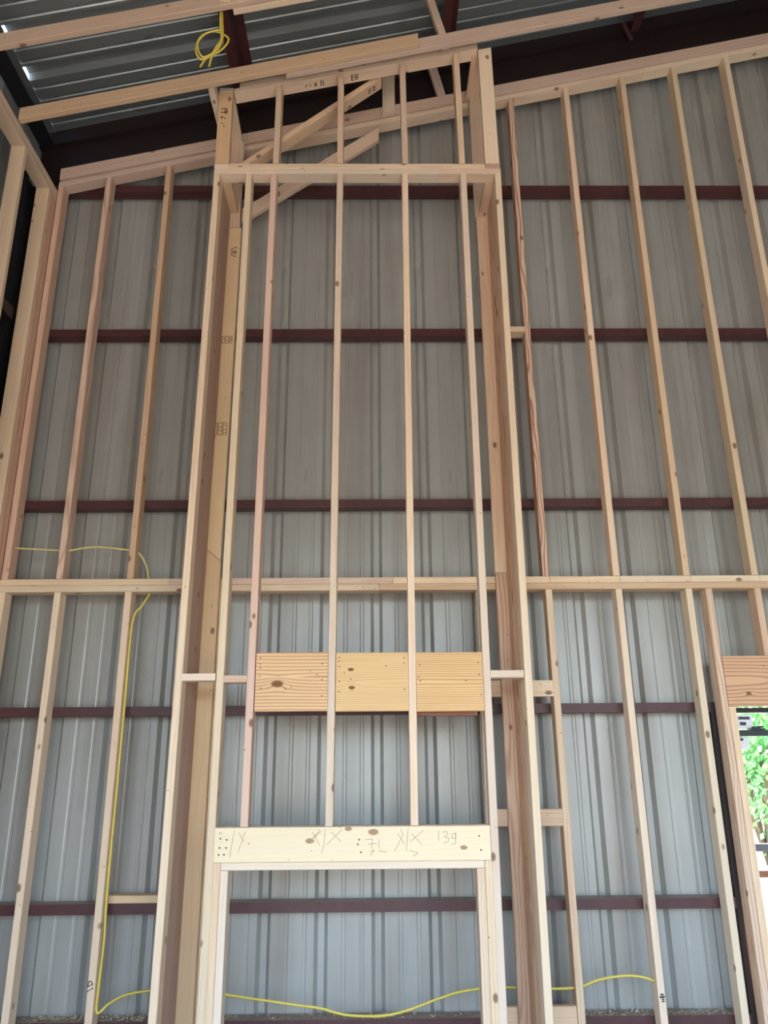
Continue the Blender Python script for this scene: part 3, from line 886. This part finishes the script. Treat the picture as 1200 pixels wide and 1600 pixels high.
# sawdust along the lowest girt
verts, faces = [], []
rs = random.Random(3)
for i in range(5200):
    xx = rs.uniform(-2.1, 1.85)
    dens = .9 if -1.75 < xx < -1.02 else (.35 if 1.05 < xx < 1.8 else (.12 if not -.05 < xx < .1 else .8))
    if rs.random() > dens:
        continue
    yy, zz = rs.uniform(.102, .196), .2385
    zz += rs.random() ** 2 * (.014 if -1.75 < xx < -1.02 else .004)
    s = rs.uniform(.002, .007)
    a_ = rs.uniform(0, 6.28)
    dx, dy = math.cos(a_) * s, math.sin(a_) * s
    k_ = len(verts)
    tz = rs.uniform(0, .004)
    verts += [(xx - dx, yy - dy, zz), (xx + dy, yy - dx, zz), (xx + dx, yy + dy, zz + tz), (xx - dy, yy + dx, zz + tz)]
    faces.append((k_, k_ + 1, k_ + 2, k_ + 3))
sw = link('sawdust', mesh('sawdust', verts, faces), M_SAW, None, (0, 0, 0))
tag(sw, 'scattered sawdust and shavings on the lowest girt', 'sawdust', kind='stuff')

# ------------------------------------------------------------------ window
WN = tag(empty('window_1', (2.45, .2, .478)), kind='structure')
wx0, wx1 = 2.0, 2.905
ya, yb = .175, .235
boxes('window_frame', WN, M_BRONZE, [(wx0, wx1, ya, yb, 1.718, 1.746), (wx0, wx0 + .012, ya, yb, .482, 1.718), (wx1 - .03, wx1, ya, yb, .482, 1.718), (wx0, wx1, ya, yb, .479, .51)])
boxes('meeting_rail', WN, M_BRONZE, [(wx0 + .012, wx1 - .03, .185, .225, 1.59, 1.623)])
boxes('bottom_rail', WN, M_GREYF, [(wx0 + .012, wx1 - .03, .185, .225, .985, 1.022)])
boxes('cross_bar', WN, M_BROWNF, [(wx0 + .012, wx1 - .03, .185, .225, .855, .888)])
boxes('window_latch', WN, M_BRONZE, [(2.125, 2.215, .165, .2, 1.6235, 1.632), (2.15, 2.18, .16, .19, 1.632, 1.642), (2.175, 2.2, .15, .17, 1.634, 1.645)])
boxes('glass_pane', WN, M_GLASS, [(wx0 + .012, wx1 - .03, .204, .208, 1.623, 1.718)])
boxes('glass_pane', WN, M_GLASS, [(wx0 + .012, wx1 - .03, .204, .208, 1.022, 1.59)])
boxes('glass_pane', WN, M_GLASS, [(wx0 + .012, wx1 - .03, .204, .208, .888, .985)])
lb_ = boxes('paper_label', WN, M_LABEL, [(2.06, 2.165, .201, .2035, 1.63, 1.705)])
boxes('label_print', lb_, M_LBLINK, [(2.085, 2.15, .1995, .2008, 1.682, 1.697), (2.09, 2.125, .1995, .2008, 1.65, 1.668)])
lb2 = boxes('paper_label', WN, M_LABEL, [(2.06, 2.13, .201, .2035, 1.52, 1.585)])
boxes('label_print', lb2, M_LBLINK, [(2.068, 2.095, .1995, .2008, 1.565, 1.58)])

# ------------------------------------------------------------------ greenery outside the window
def shrub(x, y, r, h, lb, seed, nl=2600):
    rr = random.Random(seed)
    root = tag(empty('leafy_shrub', (x, y, -.125)), lb, 'shrub', 'shrubs outside the window')
    st = []
    for k_ in range(5):
        a_ = rr.uniform(0, 6.28)
        st.append(tube('stem', root, M_BARK, [(x, y, -.125), (x + math.cos(a_) * r * .2, y + math.sin(a_) * r * .2, h * .4), (x + math.cos(a_) * r * .5, y + math.sin(a_) * r * .5, h * .8)], .035, 1, 6))
    verts, faces = [], []
    blobs = [(rr.uniform(-.55, .55) * r, rr.uniform(-.55, .55) * r, rr.uniform(.3, .92) * h, rr.uniform(.38, .6) * r) for _ in range(16)]
    for i in range(nl):
        bx, by, bz, br = rr.choice(blobs)
        v = Vector((rr.gauss(0, 1), rr.gauss(0, 1), rr.gauss(0, 1))).normalized() * br * rr.uniform(.7, 1.05)
        c = Vector((bx, by, bz)) + v
        if c.z < 0:
            c.z = abs(c.z) * .3
        s = rr.uniform(.04, .09)
        q = Vector((rr.gauss(0, 1), rr.gauss(0, 1), rr.gauss(0, 1))).normalized()
        t_ = q.orthogonal().normalized()
        b_ = q.cross(t_)
        k_ = len(verts)
        verts += [c - t_ * s, c - b_ * s * .45, c + t_ * s, c + b_ * s * .45]
        faces.append((k_, k_ + 1, k_ + 2, k_ + 3))
    link('foliage', mesh('foliage', verts, faces), M_LEAF, root, (x, y, -.125))
shrub(5.9, 8.2, 1.6, 3.0, 'bright green leafy shrub seen through the left edge of the window', 1, 5200)
shrub(9.4, 9.9, 1.8, 3.4, 'bright green leafy shrub farther right beyond the window', 2, 6000)
shrub(9.5, 14.4, 1.8, 3.4, 'tall green shrub standing farthest back beyond the window', 4, 5200)
